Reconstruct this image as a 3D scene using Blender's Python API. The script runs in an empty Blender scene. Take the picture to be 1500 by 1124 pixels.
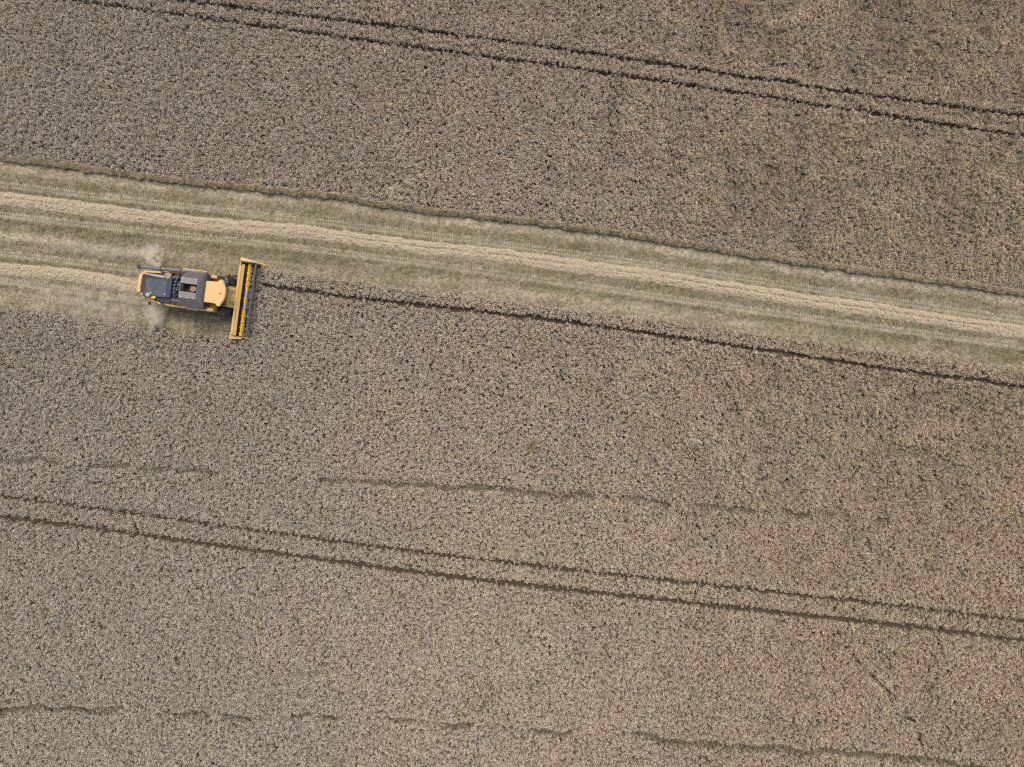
import bpy, math, random
import numpy as np
from mathutils import Vector, Matrix

# ------------------------------------------------------------------ camera
sc = bpy.context.scene
col = sc.collection
R = math.radians
CAM_H = 60.0
PPM = 15.5                       # ground scale of the survey (units of the photo per metre)
cam_d = bpy.data.cameras.new('camera')
cam = bpy.data.objects.new('camera', cam_d)
col.objects.link(cam)
cam.location = (0, 0, CAM_H)
cam.rotation_euler = (0, 0, 0)
cam_d.sensor_width = 36.0
cam_d.lens = 36.0 * PPM * CAM_H / 1500.0
cam_d.clip_end = 3000
sc.camera = cam

# ------------------------------------------------------------------ sky and sun
SUN_EL, SUN_AZ = 66.0, 12.0      # azimuth measured from +Y towards +X
world = bpy.data.worlds.new('World')
sc.world = world
world.use_nodes = True
wn = world.node_tree.nodes
sky = wn.new('ShaderNodeTexSky')
sky.sky_type = 'NISHITA'
sky.sun_disc = False
sky.sun_elevation = R(SUN_EL)
sky.sun_rotation = R(SUN_AZ)
sky.air_density = 1.0
sky.dust_density = 5.0
sky.ozone_density = 0.6
bg = wn['Background']
bg.inputs['Strength'].default_value = 0.145
world.node_tree.links.new(sky.outputs[0], bg.inputs['Color'])
sun_d = bpy.data.lights.new('sun', 'SUN')
sun_d.energy = 1.3
sun_d.angle = R(20)
sun_d.color = (1.0, 0.93, 0.86)
sun = bpy.data.objects.new('sun', sun_d)
col.objects.link(sun)
d = Vector((math.sin(R(SUN_AZ)) * math.cos(R(SUN_EL)), math.cos(R(SUN_AZ)) * math.cos(R(SUN_EL)), math.sin(R(SUN_EL))))
sun.rotation_euler = d.to_track_quat('Z', 'Y').to_euler()
sun.location = (0, 30, 40)
sc.view_settings.view_transform = 'Standard'
sc.view_settings.look = 'None'
sc.view_settings.exposure = 0.04
sc.view_settings.gamma = 1
sc.cycles.use_denoising = False
sc.cycles.pixel_filter_type = 'BLACKMAN_HARRIS'
sc.cycles.filter_width = 1.25
sc.cycles.max_bounces = 8
sc.cycles.diffuse_bounces = 3
sc.cycles.volume_bounces = 6
sc.cycles.transparent_max_bounces = 8

rng = np.random.default_rng(7)
random.seed(5)

# ------------------------------------------------------------------ numeric noise
_tab = rng.random((8, 256, 256))


def vnoise(x, y, scale, k=0):
    x = np.asarray(x, float) / scale + 1000.3
    y = np.asarray(y, float) / scale + 1000.7
    xi = np.floor(x).astype(int); yi = np.floor(y).astype(int)
    fx = x - xi; fy = y - yi
    fx = fx * fx * (3 - 2 * fx); fy = fy * fy * (3 - 2 * fy)
    t = _tab[k % 8]
    a = t[xi & 255, yi & 255]; b = t[(xi + 1) & 255, yi & 255]
    c = t[xi & 255, (yi + 1) & 255]; e = t[(xi + 1) & 255, (yi + 1) & 255]
    return (a * (1 - fx) + b * fx) * (1 - fy) + (c * (1 - fx) + e * fx) * fy


def fbm(x, y, scale, k=0, octv=3):
    s = 0.0; w = 0.0; a = 1.0
    for i in range(octv):
        s = s + a * vnoise(x, y, scale / 2 ** i, k + i); w += a; a *= 0.55
    return s / w


# ------------------------------------------------------------------ survey curves y(x) in metres
def curve(pts, z=0.0, smooth=False):
    k = (CAM_H - z) / CAM_H / PPM
    xs = np.array([(p[0] - 750) * k for p in pts]); ys = np.array([(562 - p[1]) * k for p in pts])
    m0 = (ys[1] - ys[0]) / (xs[1] - xs[0]); m1 = (ys[-1] - ys[-2]) / (xs[-1] - xs[-2])
    m0 = 0.6 * m0 - 0.4 * 0.13; m1 = 0.6 * m1 - 0.4 * 0.13
    if smooth:
        pf = np.polynomial.Polynomial.fit(xs, ys, min(5, len(xs) - 2))
        return lambda x: np.where(np.asarray(x, float) < xs[0], ys[0] + (np.asarray(x, float) - xs[0]) * m0, np.where(np.asarray(x, float) > xs[-1], ys[-1] + (np.asarray(x, float) - xs[-1]) * m1, pf(np.clip(x, xs[0], xs[-1]))))

    def f(x):
        x = np.asarray(x, float)
        v = np.interp(x, xs, ys)
        # light smoothing so that the survey points do not show as corners
        for dx in (0.8, 1.6):
            v = v + np.interp(x - dx, xs, ys) + np.interp(x + dx, xs, ys)
        v = v / 5
        v = np.where(x < xs[0] + 1.6, ys[0] + (x - xs[0]) * m0, v) if False else v
        v = np.where(x < xs[0], ys[0] + (x - xs[0]) * m0, v)
        v = np.where(x > xs[-1], ys[-1] + (x - xs[-1]) * m1, v)
        return v
    return f


ZC = 0.75
_eu = curve([(-120, 221), (0, 235), (80, 243), (160, 255), (240, 266), (320, 275), (400, 282), (500, 293), (600, 309), (700, 320), (800, 332), (950, 352), (1100, 376), (1200, 391), (1300, 405), (1400, 419), (1500, 432), (1640, 452)], 0.1)
edge_up = lambda x: _eu(x) + 0.34 + 0.26 * (vnoise(x, np.asarray(x) * 0, 1.2, 3) - 0.5) + 0.16 * (vnoise(x, np.asarray(x) * 0, 0.45, 5) - 0.5)
edge_lo1 = curve([(280, 378), (380, 391), (400, 396), (500, 409), (600, 423), (700, 435), (800, 447), (950, 465), (1100, 485), (1200, 500), (1300, 517), (1400, 530), (1500, 541), (1640, 561)], ZC, True)
edge_lo2 = curve([(-120, 438), (0, 452), (80, 458), (160, 468), (240, 483), (340, 495), (420, 505)], ZC, True)
windrow_a = curve([(-120, 275), (0, 291), (133, 308), (267, 325), (330, 332), (400, 335), (450, 341), (500, 349), (600, 361), (700, 371), (800, 384), (950, 405), (1100, 428), (1200, 444), (1300, 457), (1400, 472), (1500, 488), (1640, 508)])
windrow_b = curve([(-120, 381), (0, 395), (67, 400), (133, 408), (200, 419), (260, 427)])
tracks = [curve([(-120, 256), (0, 270), (67, 277), (160, 291), (267, 304), (373, 313), (400, 316), (520, 333), (640, 347), (773, 361), (950, 386), (1100, 412), (1207, 427), (1313, 443), (1393, 454), (1500, 468), (1640, 488)], 0.0, True),
          curve([(-120, 297), (0, 312), (107, 327), (213, 341), (293, 348), (400, 359), (507, 372), (613, 386), (693, 395), (800, 410), (950, 432), (1100, 457), (1207, 470), (1313, 483), (1500, 507), (1640, 527)], 0.0, True),
          curve([(-120, 356), (0, 371), (107, 384), (200, 396), (290, 408)], 0.0, True),
          curve([(-120, 396), (0, 411), (107, 427), (213, 441), (300, 452)], 0.0, True)]
TR_END = [99, 99, -30.5, -30.5]
dust_line = curve([(-120, 327), (0, 344), (107, 357), (227, 373), (260, 376)])
tram = [(curve([(180, -14), (300, 0), (500, 33), (700, 51), (800, 66), (950, 90), (1100, 111), (1200, 126), (1300, 141), (1400, 154), (1500, 166), (1640, 184)], ZC, True), 0.185, -99),
        (curve([(0, -14), (124, 0), (200, 11), (300, 26), (440, 46), (560, 62), (700, 79), (820, 95), (950, 113), (1100, 137), (1200, 152), (1300, 169), (1400, 182), (1500, 194), (1640, 212)], ZC, True), 0.172, -99),
        (curve([(380, 416), (400, 419), (533, 437), (667, 453), (800, 468), (950, 488), (1100, 509), (1233, 529), (1367, 549), (1500, 566), (1640, 585)], ZC, True), 0.205, -23.5),
        (curve([(-120, 714), (0, 729), (133, 743), (267, 763), (400, 780), (500, 795), (633, 811), (767, 828), (900, 842), (1100, 864), (1300, 886), (1500, 911), (1640, 929)], ZC, True), 0.175, -99),
        (curve([(-120, 745), (0, 759), (133, 773), (267, 792), (400, 809), (500, 824), (633, 843), (767, 857), (900, 872), (1100, 892), (1300, 915), (1500, 939), (1640, 958)], ZC, True), 0.245, -99)]
seam_a = curve([(-120, 660), (0, 673), (90, 678), (140, 684), (330, 692), (480, 703), (560, 709), (650, 714), (760, 719), (830, 726), (900, 732), (1100, 746), (1400, 768), (1640, 790)], ZC)
seam_b = curve([(-120, 1033), (0, 1038), (190, 1043), (300, 1048), (500, 1052), (950, 1083), (1060, 1093), (1150, 1098), (1300, 1108), (1400, 1120), (1640, 1150)], ZC)
HEAD_O = (-26.31, 8.02); HEAD_A = R(-7.5)


def to_machine(x, y):
    dx = x - HEAD_O[0]; dy = y - HEAD_O[1]
    c, s = math.cos(HEAD_A), math.sin(HEAD_A)
    return dx * c + dy * s, -dx * s + dy * c


def cut_mask(x, y, jit=0.0):
    up = edge_up(x) + jit; lo1 = edge_lo1(x) + jit; lo2 = edge_lo2(x) + jit
    mx, my = to_machine(x, y)
    p1 = (y < up) & (y > lo1)
    p2 = (y < up) & (y > lo2) & (mx < 1.75)
    return p1 | p2


# ------------------------------------------------------------------ material helpers
def mat(name, base, rough=0.6, metal=0.0, spec=None, noise=None, coat=0.0):
    """noise = (scale, colour2, low, high) mixes a second colour in by noise"""
    m = bpy.data.materials.new(name); m.use_nodes = True
    nt = m.node_tree; b = nt.nodes['Principled BSDF']
    b.inputs['Base Color'].default_value = (*base, 1)
    b.inputs['Roughness'].default_value = rough
    b.inputs['Metallic'].default_value = metal
    if spec is not None: b.inputs['Specular IOR Level'].default_value = spec
    b.inputs['Coat Weight'].default_value = coat
    if noise:
        tc = nt.nodes.new('ShaderNodeTexCoord'); n = nt.nodes.new('ShaderNodeTexNoise')
        n.inputs['Scale'].default_value = noise[0]; n.inputs['Detail'].default_value = 6
        n.inputs['Roughness'].default_value = 0.65
        mr = nt.nodes.new('ShaderNodeMapRange'); mr.inputs[1].default_value = noise[2]; mr.inputs[2].default_value = noise[3]
        mx = nt.nodes.new('ShaderNodeMix'); mx.data_type = 'RGBA'
        mx.inputs[6].default_value = (*base, 1); mx.inputs[7].default_value = (*noise[1], 1)
        L = nt.links.new
        L(tc.outputs['Object'], n.inputs['Vector']); L(n.outputs['Fac'], mr.inputs[0]); L(mr.outputs[0], mx.inputs[0])
        L(mx.outputs[2], b.inputs['Base Color'])
    return m


def plant_mat(name, c_a, c_b, c_c, rough=0.75, trans=0.0, rnd=0.35):
    """c_a .. c_b by the 'tone' carried by each tuft, c_c mixed in by the 'green' it carries, brightness jitter per tuft"""
    m = bpy.data.materials.new(name); m.use_nodes = True
    nt = m.node_tree; b = nt.nodes['Principled BSDF']; N = nt.nodes.new; L = nt.links.new
    b.inputs['Roughness'].default_value = rough
    b.inputs['Specular IOR Level'].default_value = 0.25
    at = N('ShaderNodeAttribute'); at.attribute_type = 'INSTANCER'; at.attribute_name = 'tone'
    ag = N('ShaderNodeAttribute'); ag.attribute_type = 'INSTANCER'; ag.attribute_name = 'green'
    oi = N('ShaderNodeObjectInfo')
    m1 = N('ShaderNodeMix'); m1.data_type = 'RGBA'; m1.inputs[6].default_value = (*c_a, 1); m1.inputs[7].default_value = (*c_b, 1)
    m2 = N('ShaderNodeMix'); m2.data_type = 'RGBA'; m2.inputs[7].default_value = (*c_c, 1)
    L(at.outputs['Fac'], m1.inputs[0]); L(m1.outputs[2], m2.inputs[6]); L(ag.outputs['Fac'], m2.inputs[0])
    hs = N('ShaderNodeHueSaturation'); mr = N('ShaderNodeMapRange')
    mr.inputs[3].default_value = 1 - rnd; mr.inputs[4].default_value = 1 + rnd
    L(oi.outputs['Random'], mr.inputs[0]); L(mr.outputs[0], hs.inputs['Value']); L(m2.outputs[2], hs.inputs['Color'])
    L(hs.outputs[0], b.inputs['Base Color'])
    return m


def finish(ob, label=None, cat=None, group=None, kind=None):
    if label: ob['label'] = label
    if cat: ob['category'] = cat
    if group: ob['group'] = group
    if kind: ob['kind'] = kind
    return ob


def np_mesh(name, verts, faces, m=None, link=True, smooth=False):
    me = bpy.data.meshes.new(name)
    verts = np.asarray(verts, np.float32); faces = np.asarray(faces, np.int32)
    k = faces.shape[1]
    me.vertices.add(len(verts)); me.vertices.foreach_set('co', verts.ravel())
    me.loops.add(faces.size); me.loops.foreach_set('vertex_index', faces.ravel())
    me.polygons.add(len(faces))
    me.polygons.foreach_set('loop_start', np.arange(0, faces.size, k, dtype=np.int32))
    me.polygons.foreach_set('loop_total', np.full(len(faces), k, np.int32))
    if smooth: me.polygons.foreach_set('use_smooth', np.ones(len(faces), bool))
    me.update(calc_edges=True)
    if m: me.materials.append(m)
    o = bpy.data.objects.new(name, me)
    if link: col.objects.link(o)
    return o


# ------------------------------------------------------------------ ground
soil = mat('soil', (0.115, 0.085, 0.060), 0.95, spec=0.1, noise=(0.9, (0.08, 0.066, 0.042), 0.35, 0.65))
gs = []
xs = np.concatenate(([-1500, -300], np.linspace(-60, 60, 13), [300, 1500]))
vx, vy = np.meshgrid(xs, xs, indexing='ij')
n = len(xs)
idx = np.arange(n * n).reshape(n, n)
fc = np.stack([idx[:-1, :-1], idx[1:, :-1], idx[1:, 1:], idx[:-1, 1:]], -1).reshape(-1, 4)
finish(np_mesh('ground', np.stack([vx.ravel(), vy.ravel(), np.zeros(n * n)], 1), fc, soil), kind='structure')

# ------------------------------------------------------------------ stubble ground (cut strip)
ST = 0.11
gx = np.arange(-56, 56, ST); gy = np.arange(-4, 27, ST)
X, Y = np.meshgrid(gx, gy, indexing='ij')


def band(v, c, w):
    return np.exp(-((v - c) / w) ** 2)


def green_at(x, y):
    up = edge_up(x)
    t = up - y                                   # metres below the upper crop edge
    g = 0.12 + 0.75 * (fbm(x, y, 2.2, 1) - 0.5) * 2 * 0.6
    wa = windrow_a(x) - y
    g = g + 0.45 * band(wa, -1.05, 0.30) + 0.4 * band(wa, 0.95, 0.28) + 0.30 * band(t, 1.7, 0.35)
    g = g + 0.25 * band(wa, 2.5, 0.35)
    g = g + 0.25 * (fbm(x * 0.25, y * 2.0, 0.8, 3) - 0.5)
    return np.clip(g, 0, 1)


def pale_at(x, y):
    up = edge_up(x); t = up - y
    wa = windrow_a(x) - y
    p = 0.30 + 0.7 * (fbm(x * 0.22, y * 2.2, 1.1, 2) - 0.5) + 0.5 * (fbm(x, y, 0.6, 6) - 0.5)
    p = p + 0.55 * band(t, 0.95, 0.42) * (0.4 + 1.1 * fbm(x, y, 1.6, 5))      # straw litter along the upper side
    p = p - 0.12 * band(t, 0.1, 0.25)  # painted shade along the foot of the upper crop wall
    p = p + 0.30 * band(wa, 3.3, 0.6)
    p = p + 0.7 * np.where(x < -33, 1, 0) * band(y - dust_line(x), 0, 0.24) * (0.4 + fbm(x, y, 1.0, 4))
    p = p + 0.35 * np.where(x < -30, 1, 0) * band(y - edge_lo2(x), 1.0, 0.8)
    for k, tr in enumerate(tracks):
        p = p - np.where(x < TR_END[k], 0.15, 0) * band(y - tr(x), 0, 0.33)
        p = p - np.where(x < TR_END[k], 0.30, 0) * band(y - tr(x), -0.55, 0.16)
    return np.clip(p, 0, 1)


edge_j = 0.10 * (vnoise(X, Y, 0.35, 2) - 0.5)
inside = cut_mask(X, Y, 0.25 * np.sign(Y - 0.5 * (edge_up(X) + edge_lo2(X)))) | cut_mask(X, Y - 0.3) | cut_mask(X, Y + 0.3)
Z = 0.012 + 0.02 * fbm(X, Y, 0.5, 1)
for k, tr in enumerate(tracks):
    Z = Z - np.where(X < TR_END[k], 0.010, 0) * (np.abs(Y - tr(X)) < 0.42)
Z = np.maximum(Z, 0.006)
keep = inside[:-1, :-1] & inside[1:, :-1] & inside[1:, 1:] & inside[:-1, 1:]
idx = np.arange(X.size).reshape(X.shape)
fc = np.stack([idx[:-1, :-1], idx[1:, :-1], idx[1:, 1:], idx[:-1, 1:]], -1)[keep]
used = np.unique(fc); remap = -np.ones(X.size, int); remap[used] = np.arange(len(used))
co = np.stack([X.ravel(), Y.ravel(), Z.ravel()], 1)[used]
stub_m = bpy.data.materials.new('stubble_soil'); stub_m.use_nodes = True
nt = stub_m.node_tree; b = nt.nodes['Principled BSDF']; N = nt.nodes.new; L = nt.links.new
b.inputs['Roughness'].default_value = 0.95; b.inputs['Specular IOR Level'].default_value = 0.1
ap = N('ShaderNodeAttribute'); ap.attribute_name = 'pale'
ag = N('ShaderNodeAttribute'); ag.attribute_name = 'green'
tc = N('ShaderNodeTexCoord'); nz = N('ShaderNodeTexNoise'); nz.inputs['Scale'].default_value = 6; nz.inputs['Detail'].default_value = 5
L(tc.outputs['Object'], nz.inputs['Vector'])
m1 = N('ShaderNodeMix'); m1.data_type = 'RGBA'; m1.inputs[6].default_value = (0.225, 0.195, 0.13, 1); m1.inputs[7].default_value = (0.52, 0.455, 0.325, 1)
ad = N('ShaderNodeMath'); ad.operation = 'MULTIPLY_ADD'; ad.inputs[1].default_value = 0.9; L(nz.outputs['Fac'], ad.inputs[0])
sb = N('ShaderNodeMath'); sb.operation = 'SUBTRACT'; sb.inputs[1].default_value = 0.45; L(ap.outputs['Fac'], sb.inputs[0]); L(sb.outputs[0], ad.inputs[2])
ad.use_clamp = True
L(ad.outputs[0], m1.inputs[0])
m2 = N('ShaderNodeMix'); m2.data_type = 'RGBA'; m2.inputs[7].default_value = (0.20, 0.195, 0.09, 1)
mg = N('ShaderNodeMath'); mg.operation = 'MULTIPLY'; mg.inputs[1].default_value = 0.75; L(ag.outputs['Fac'], mg.inputs[0])
L(m1.outputs[2], m2.inputs[6]); L(mg.outputs[0], m2.inputs[0]); L(m2.outputs[2], b.inputs['Base Color'])
so = np_mesh('stubble_ground', co, remap[fc], stub_m, smooth=True)
for nm, fn in (('pale', pale_at), ('green', green_at)):
    a = so.data.attributes.new(nm, 'FLOAT', 'POINT'); a.data.foreach_set('value', fn(co[:, 0], co[:, 1]).astype(np.float32))
finish(so, kind='structure')

# ------------------------------------------------------------------ instancer
def scatter(name, pos, rot, scl, tone, green, vid, sources, label, cat):
    pm = bpy.data.meshes.new(name)
    pm.vertices.add(len(pos)); pm.vertices.foreach_set('co', np.asarray(pos, np.float32).ravel())
    for nm, arr, ty in (('rot', rot, 'FLOAT_VECTOR'), ('scl', scl, 'FLOAT_VECTOR')):
        a = pm.attributes.new(nm, ty, 'POINT'); a.data.foreach_set('vector', np.asarray(arr, np.float32).ravel())
    for nm, arr in (('tone', tone), ('green', green)):
        a = pm.attributes.new(nm, 'FLOAT', 'POINT'); a.data.foreach_set('value', np.asarray(arr, np.float32))
    a = pm.attributes.new('vid', 'INT', 'POINT'); a.data.foreach_set('value', np.asarray(vid, np.int32))
    o = bpy.data.objects.new(name, pm); col.objects.link(o)
    c = bpy.data.collections.new(name + '_kinds')
    for s in sources: c.objects.link(s)
    ng = bpy.data.node_groups.new(name, 'GeometryNodeTree')
    ng.interface.new_socket('Geometry', in_out='INPUT', socket_type='NodeSocketGeometry')
    ng.interface.new_socket('Geometry', in_out='OUTPUT', socket_type='NodeSocketGeometry')
    N = ng.nodes.new; L = ng.links.new
    gi = N('NodeGroupInput'); go = N('NodeGroupOutput')
    ip = N('GeometryNodeInstanceOnPoints'); ci = N('GeometryNodeCollectionInfo')
    ci.inputs['Collection'].default_value = c
    ci.inputs['Separate Children'].default_value = True
    ci.inputs['Reset Children'].default_value = True
    ip.inputs['Pick Instance'].default_value = True

    def na(nm, ty):
        n = N('GeometryNodeInputNamedAttribute'); n.data_type = ty; n.inputs['Name'].default_value = nm
        return [q for q in n.outputs if q.enabled and q.name == 'Attribute'][0]
    er = N('FunctionNodeEulerToRotation')
    L(na('rot', 'FLOAT_VECTOR'), er.inputs[0]); L(er.outputs[0], ip.inputs['Rotation'])
    L(na('scl', 'FLOAT_VECTOR'), ip.inputs['Scale']); L(na('vid', 'INT'), ip.inputs['Instance Index'])
    L(gi.outputs[0], ip.inputs['Points']); L(ci.outputs[0], ip.inputs['Instance']); L(ip.outputs[0], go.inputs[0])
    md = o.modifiers.new('scatter', 'NODES'); md.node_group = ng
    finish(o, label, cat, kind='stuff')
    return o


def euler_from(spin, lx, ly):
    """rotation: spin about z, then lean by angle |l| towards (lx, ly)"""
    ang = np.hypot(lx, ly) + 1e-9
    ax = -ly / ang; ay = lx / ang                 # axis of the lean
    c, s = np.cos(ang), np.sin(ang); C = 1 - c
    K = np.zeros((len(spin), 3, 3))
    K[:, 0, 0] = c + ax * ax * C; K[:, 0, 1] = ax * ay * C; K[:, 0, 2] = ay * s
    K[:, 1, 0] = ax * ay * C; K[:, 1, 1] = c + ay * ay * C; K[:, 1, 2] = -ax * s
    K[:, 2, 0] = -ay * s; K[:, 2, 1] = ax * s; K[:, 2, 2] = c
    Zr = np.zeros_like(K); cs, sn = np.cos(spin), np.sin(spin)
    Zr[:, 0, 0] = cs; Zr[:, 0, 1] = -sn; Zr[:, 1, 0] = sn; Zr[:, 1, 1] = cs; Zr[:, 2, 2] = 1
    M = K @ Zr
    return np.stack([np.arctan2(M[:, 2, 1], M[:, 2, 2]), -np.arcsin(np.clip(M[:, 2, 0], -1, 1)), np.arctan2(M[:, 1, 0], M[:, 0, 0])], 1)


def ribbon(V, F, pts, widths, side):
    """flat strip along pts"""
    b0 = len(V)
    for p, w in zip(pts, widths):
        V.append((p[0] - side[0] * w, p[1] - side[1] * w, p[2] - side[2] * w))
        V.append((p[0] + side[0] * w, p[1] + side[1] * w, p[2] + side[2] * w))
    for i in range(len(pts) - 1):
        a = b0 + 2 * i
        F.append((a, a + 1, a + 3, a + 2))


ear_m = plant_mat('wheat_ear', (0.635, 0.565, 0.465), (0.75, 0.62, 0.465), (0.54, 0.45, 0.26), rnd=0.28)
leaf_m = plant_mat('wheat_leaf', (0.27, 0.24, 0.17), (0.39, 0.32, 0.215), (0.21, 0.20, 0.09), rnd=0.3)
rnd = random.Random(11)


def wheat_tuft(i):
    V, F, M = [], [], []
    for k in range(14):
        a = rnd.uniform(0, 6.283); r0 = 0.056 * math.sqrt(rnd.random())
        bx, by = r0 * math.cos(a), r0 * math.sin(a)
        out = a + rnd.uniform(-0.8, 0.8)
        spread = rnd.uniform(0.015, 0.055)
        h = 0.84 - 1.5 * r0 - 2.2 * spread + rnd.uniform(-0.07, 0.06)
        dx, dy = math.cos(out), math.sin(out)
        tip = (bx + dx * spread, by + dy * spread, h)
        sd = (-dy, dx, 0)
        n0 = len(F)
        ribbon(V, F, [(bx, by, 0.15), tip], [0.004, 0.004], sd)
        M += [1] * (len(F) - n0); n0 = len(F)
        # the ear nods over: a three-sided tapering spindle
        nod = rnd.uniform(0.025, 0.07)
        e = [tip, (tip[0] + dx * nod * 0.45, tip[1] + dy * nod * 0.45, tip[2] + 0.035), (tip[0] + dx * nod, tip[1] + dy * nod, tip[2] + 0.03 - 0.4 * nod)]
        w = [0.009, 0.0165, 0.006]
        ribbon(V, F, e, w, sd)
        ribbon(V, F, e, w, (0, 0, 1))
        M += [0] * (len(F) - n0)
    for k in range(9):
        a = rnd.uniform(0, 6.283); dx, dy = math.cos(a), math.sin(a)
        h = rnd.uniform(0.35, 0.66); ln = rnd.uniform(0.07, 0.15)
        n0 = len(F)
        ribbon(V, F, [(dx * 0.03, dy * 0.03, h - 0.1), (dx * (0.03 + ln * 0.5), dy * (0.03 + ln * 0.5), h + 0.02), (dx * (0.03 + ln), dy * (0.03 + ln), h - 0.07)], [0.007, 0.008, 0.002], (-dy, dx, 0))
        M += [1] * (len(F) - n0)
    o = np_mesh('wheat_tuft', V, F, ear_m, link=False)
    o.data.materials.append(leaf_m)
    o.data.polygons.foreach_set('material_index', np.array(M, np.int32))
    return o


tufts = [wheat_tuft(i) for i in range(6)]
CS = 0.148
gx = np.arange(-57, 57, CS); gy = np.arange(-44.5, 44.5, CS)
X, Y = np.meshgrid(gx, gy, indexing='ij')
X = X.ravel() + rng.uniform(-0.5, 0.5, X.size) * CS * 1.5
Y = Y.ravel() + rng.uniform(-0.5, 0.5, Y.size) * CS * 1.5
keep = ~cut_mask(X, Y, 0.16 * (vnoise(X, Y, 0.3, 3) - 0.5))
# the standing crop in front of the knife, and the swept edge beside it
for f, w, x0 in tram:
    dd = np.abs(Y - f(X)) / (w * (0.9 + 0.35 * vnoise(X, X * 0, 2.6, 4)))
    keep &= ~((dd < 1.0) & (X > x0))
# thin gaps
keep &= ~((vnoise(X, Y, 0.26, 5) > 0.88) & (rng.random(X.size) < 0.6))
# flattened patch, small yellow patches
pa = ((582 - 750) / PPM * .9875, (562 - 277) / PPM * .9875)
dp = np.hypot((X - pa[0]) / 1.05, (Y - pa[1]) / 0.75 + 0.25 * (X - pa[0])) + 0.5 * (vnoise(X, Y, 0.5, 1) - 0.5)
X, Y, dp = X[keep], Y[keep], dp[keep]
k = dp > 0.85; X, Y, dp = X[k], Y[k], dp[k]
nn = len(X)
# lodging: to the right of the field the crop leans in swirling waves
lod = np.clip((X + 8 + 10 * (fbm(X, Y, 18, 2) - 0.5)) / 40, 0, 1) * np.clip(0.55 + (Y + 6) / 40, 0.35, 1.0) * np.clip(fbm(X, Y, 5.0, 4) * 1.9 - 0.25, 0.15, 1.2)
th = -0.9 + 3.2 * (fbm(X, Y, 3.0, 5) - 0.5) * 2
wave = fbm(X * 0.55 + Y * 0.5, Y * 0.9 - X * 0.25, 0.55, 6, 2)
tl = np.min([np.abs(Y - f(X)) for f, _, _ in tram], axis=0); tl = np.minimum(tl, np.minimum(np.abs(Y - edge_up(X)), np.abs(Y - edge_lo1(X))))
lean = (0.10 + lod * (0.25 + 1.0 * wave)) * (1 - 0.85 * np.exp(-(tl / 0.9) ** 2))
lx = lean * np.cos(th) + rng.normal(0, 0.13, nn); ly = lean * np.sin(th) + rng.normal(0, 0.13, nn)
hs = 0.94 + 0.20 * (vnoise(X, Y, 0.20, 7) - 0.5) * 2 + 0.10 * (fbm(X, Y, 0.7, 1) - 0.5) * 2 + 0.06 * (fbm(X, Y, 6, 3) - 0.5) + rng.normal(0, 0.07, nn)
hs *= 1 - 0.15 * lod * np.clip((0.50 - wave) * 6, 0, 1)
U_ = X * 0.62 + Y * 0.78 + 0.7 * fbm(X, Y, 1.8, 2); V_ = X * 0.78 - Y * 0.62
crease = np.exp(-((vnoise(U_, V_ * 0.42, 0.55, 1) - 0.5) / 0.07) ** 2) * np.clip(3 * fbm(X, Y, 2.2, 3) - 1.1, 0, 1)
hs *= 1 - 0.46 * crease * np.clip(lod * 2.2, 0, 1)
# seams where the crop has gone down
SB_A = ([-60, -42.5, -42, -40, -39.5, -27.5, -27, -18.5, -17.5, 5, 8, 30, 43, 60], [1, 1, .3, .3, .78, .78, .2, .2, .9, .9, .56, .48, .2, .2])
SB_B = ([-60, -37, -35, -32.5, -32, 11, 14, 60], [.85, .8, .2, .2, .42, .42, .9, .9])
for f, sb in ((seam_a, SB_A), (seam_b, SB_B)):
    base = np.interp(X, *sb)
    on = np.clip((vnoise(X, X * 0, 1.3, 2) * 0.8 + 0.2 * vnoise(X, X * 0, 0.5, 5) + base - 0.78) * 3.5, 0, 1)
    off = Y - f(X) - 0.50 * (vnoise(X, X * 0, 1.7, 6) - 0.5) - 0.35 * (vnoise(X, X * 0, 0.6, 7) - 0.5)
    wd_ = 0.20 + 0.28 * vnoise(X, X * 0, 1.1, 4) * base
    s = np.exp(-(off / wd_) ** 2) * on
    lx = lx * (1 - s) + s * 1.0; ly = ly * (1 - s) - s * (0.2 + 0.5 * vnoise(X, Y, 0.5, 4))
    core = np.exp(-((off - 0.20) / 0.16) ** 2) * on
    hs *= (1 - 0.45 * s) * (1 - 0.62 * core)
# animal run at the lower right
rx = np.interp(Y, [-34, -31, -28.5, -25.5, -24], [38.6, 37, 34.5, 32, 30.6])
s = np.exp(-((X - rx) / 0.30) ** 2) * (Y < -24.3) * (Y > -33.5) * (vnoise(Y, Y * 0, 0.9, 3) > 0.25)
hs *= 1 - 0.65 * s
gone = (s > 0.28)
s = np.clip(1.35 - dp, 0, 1); s = np.minimum(s * 2.0, 1)
lx = lx * (1 - s) + s * 1.25; ly = ly * (1 - s) + s * 0.55; hs *= 1 - 0.25 * s
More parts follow.
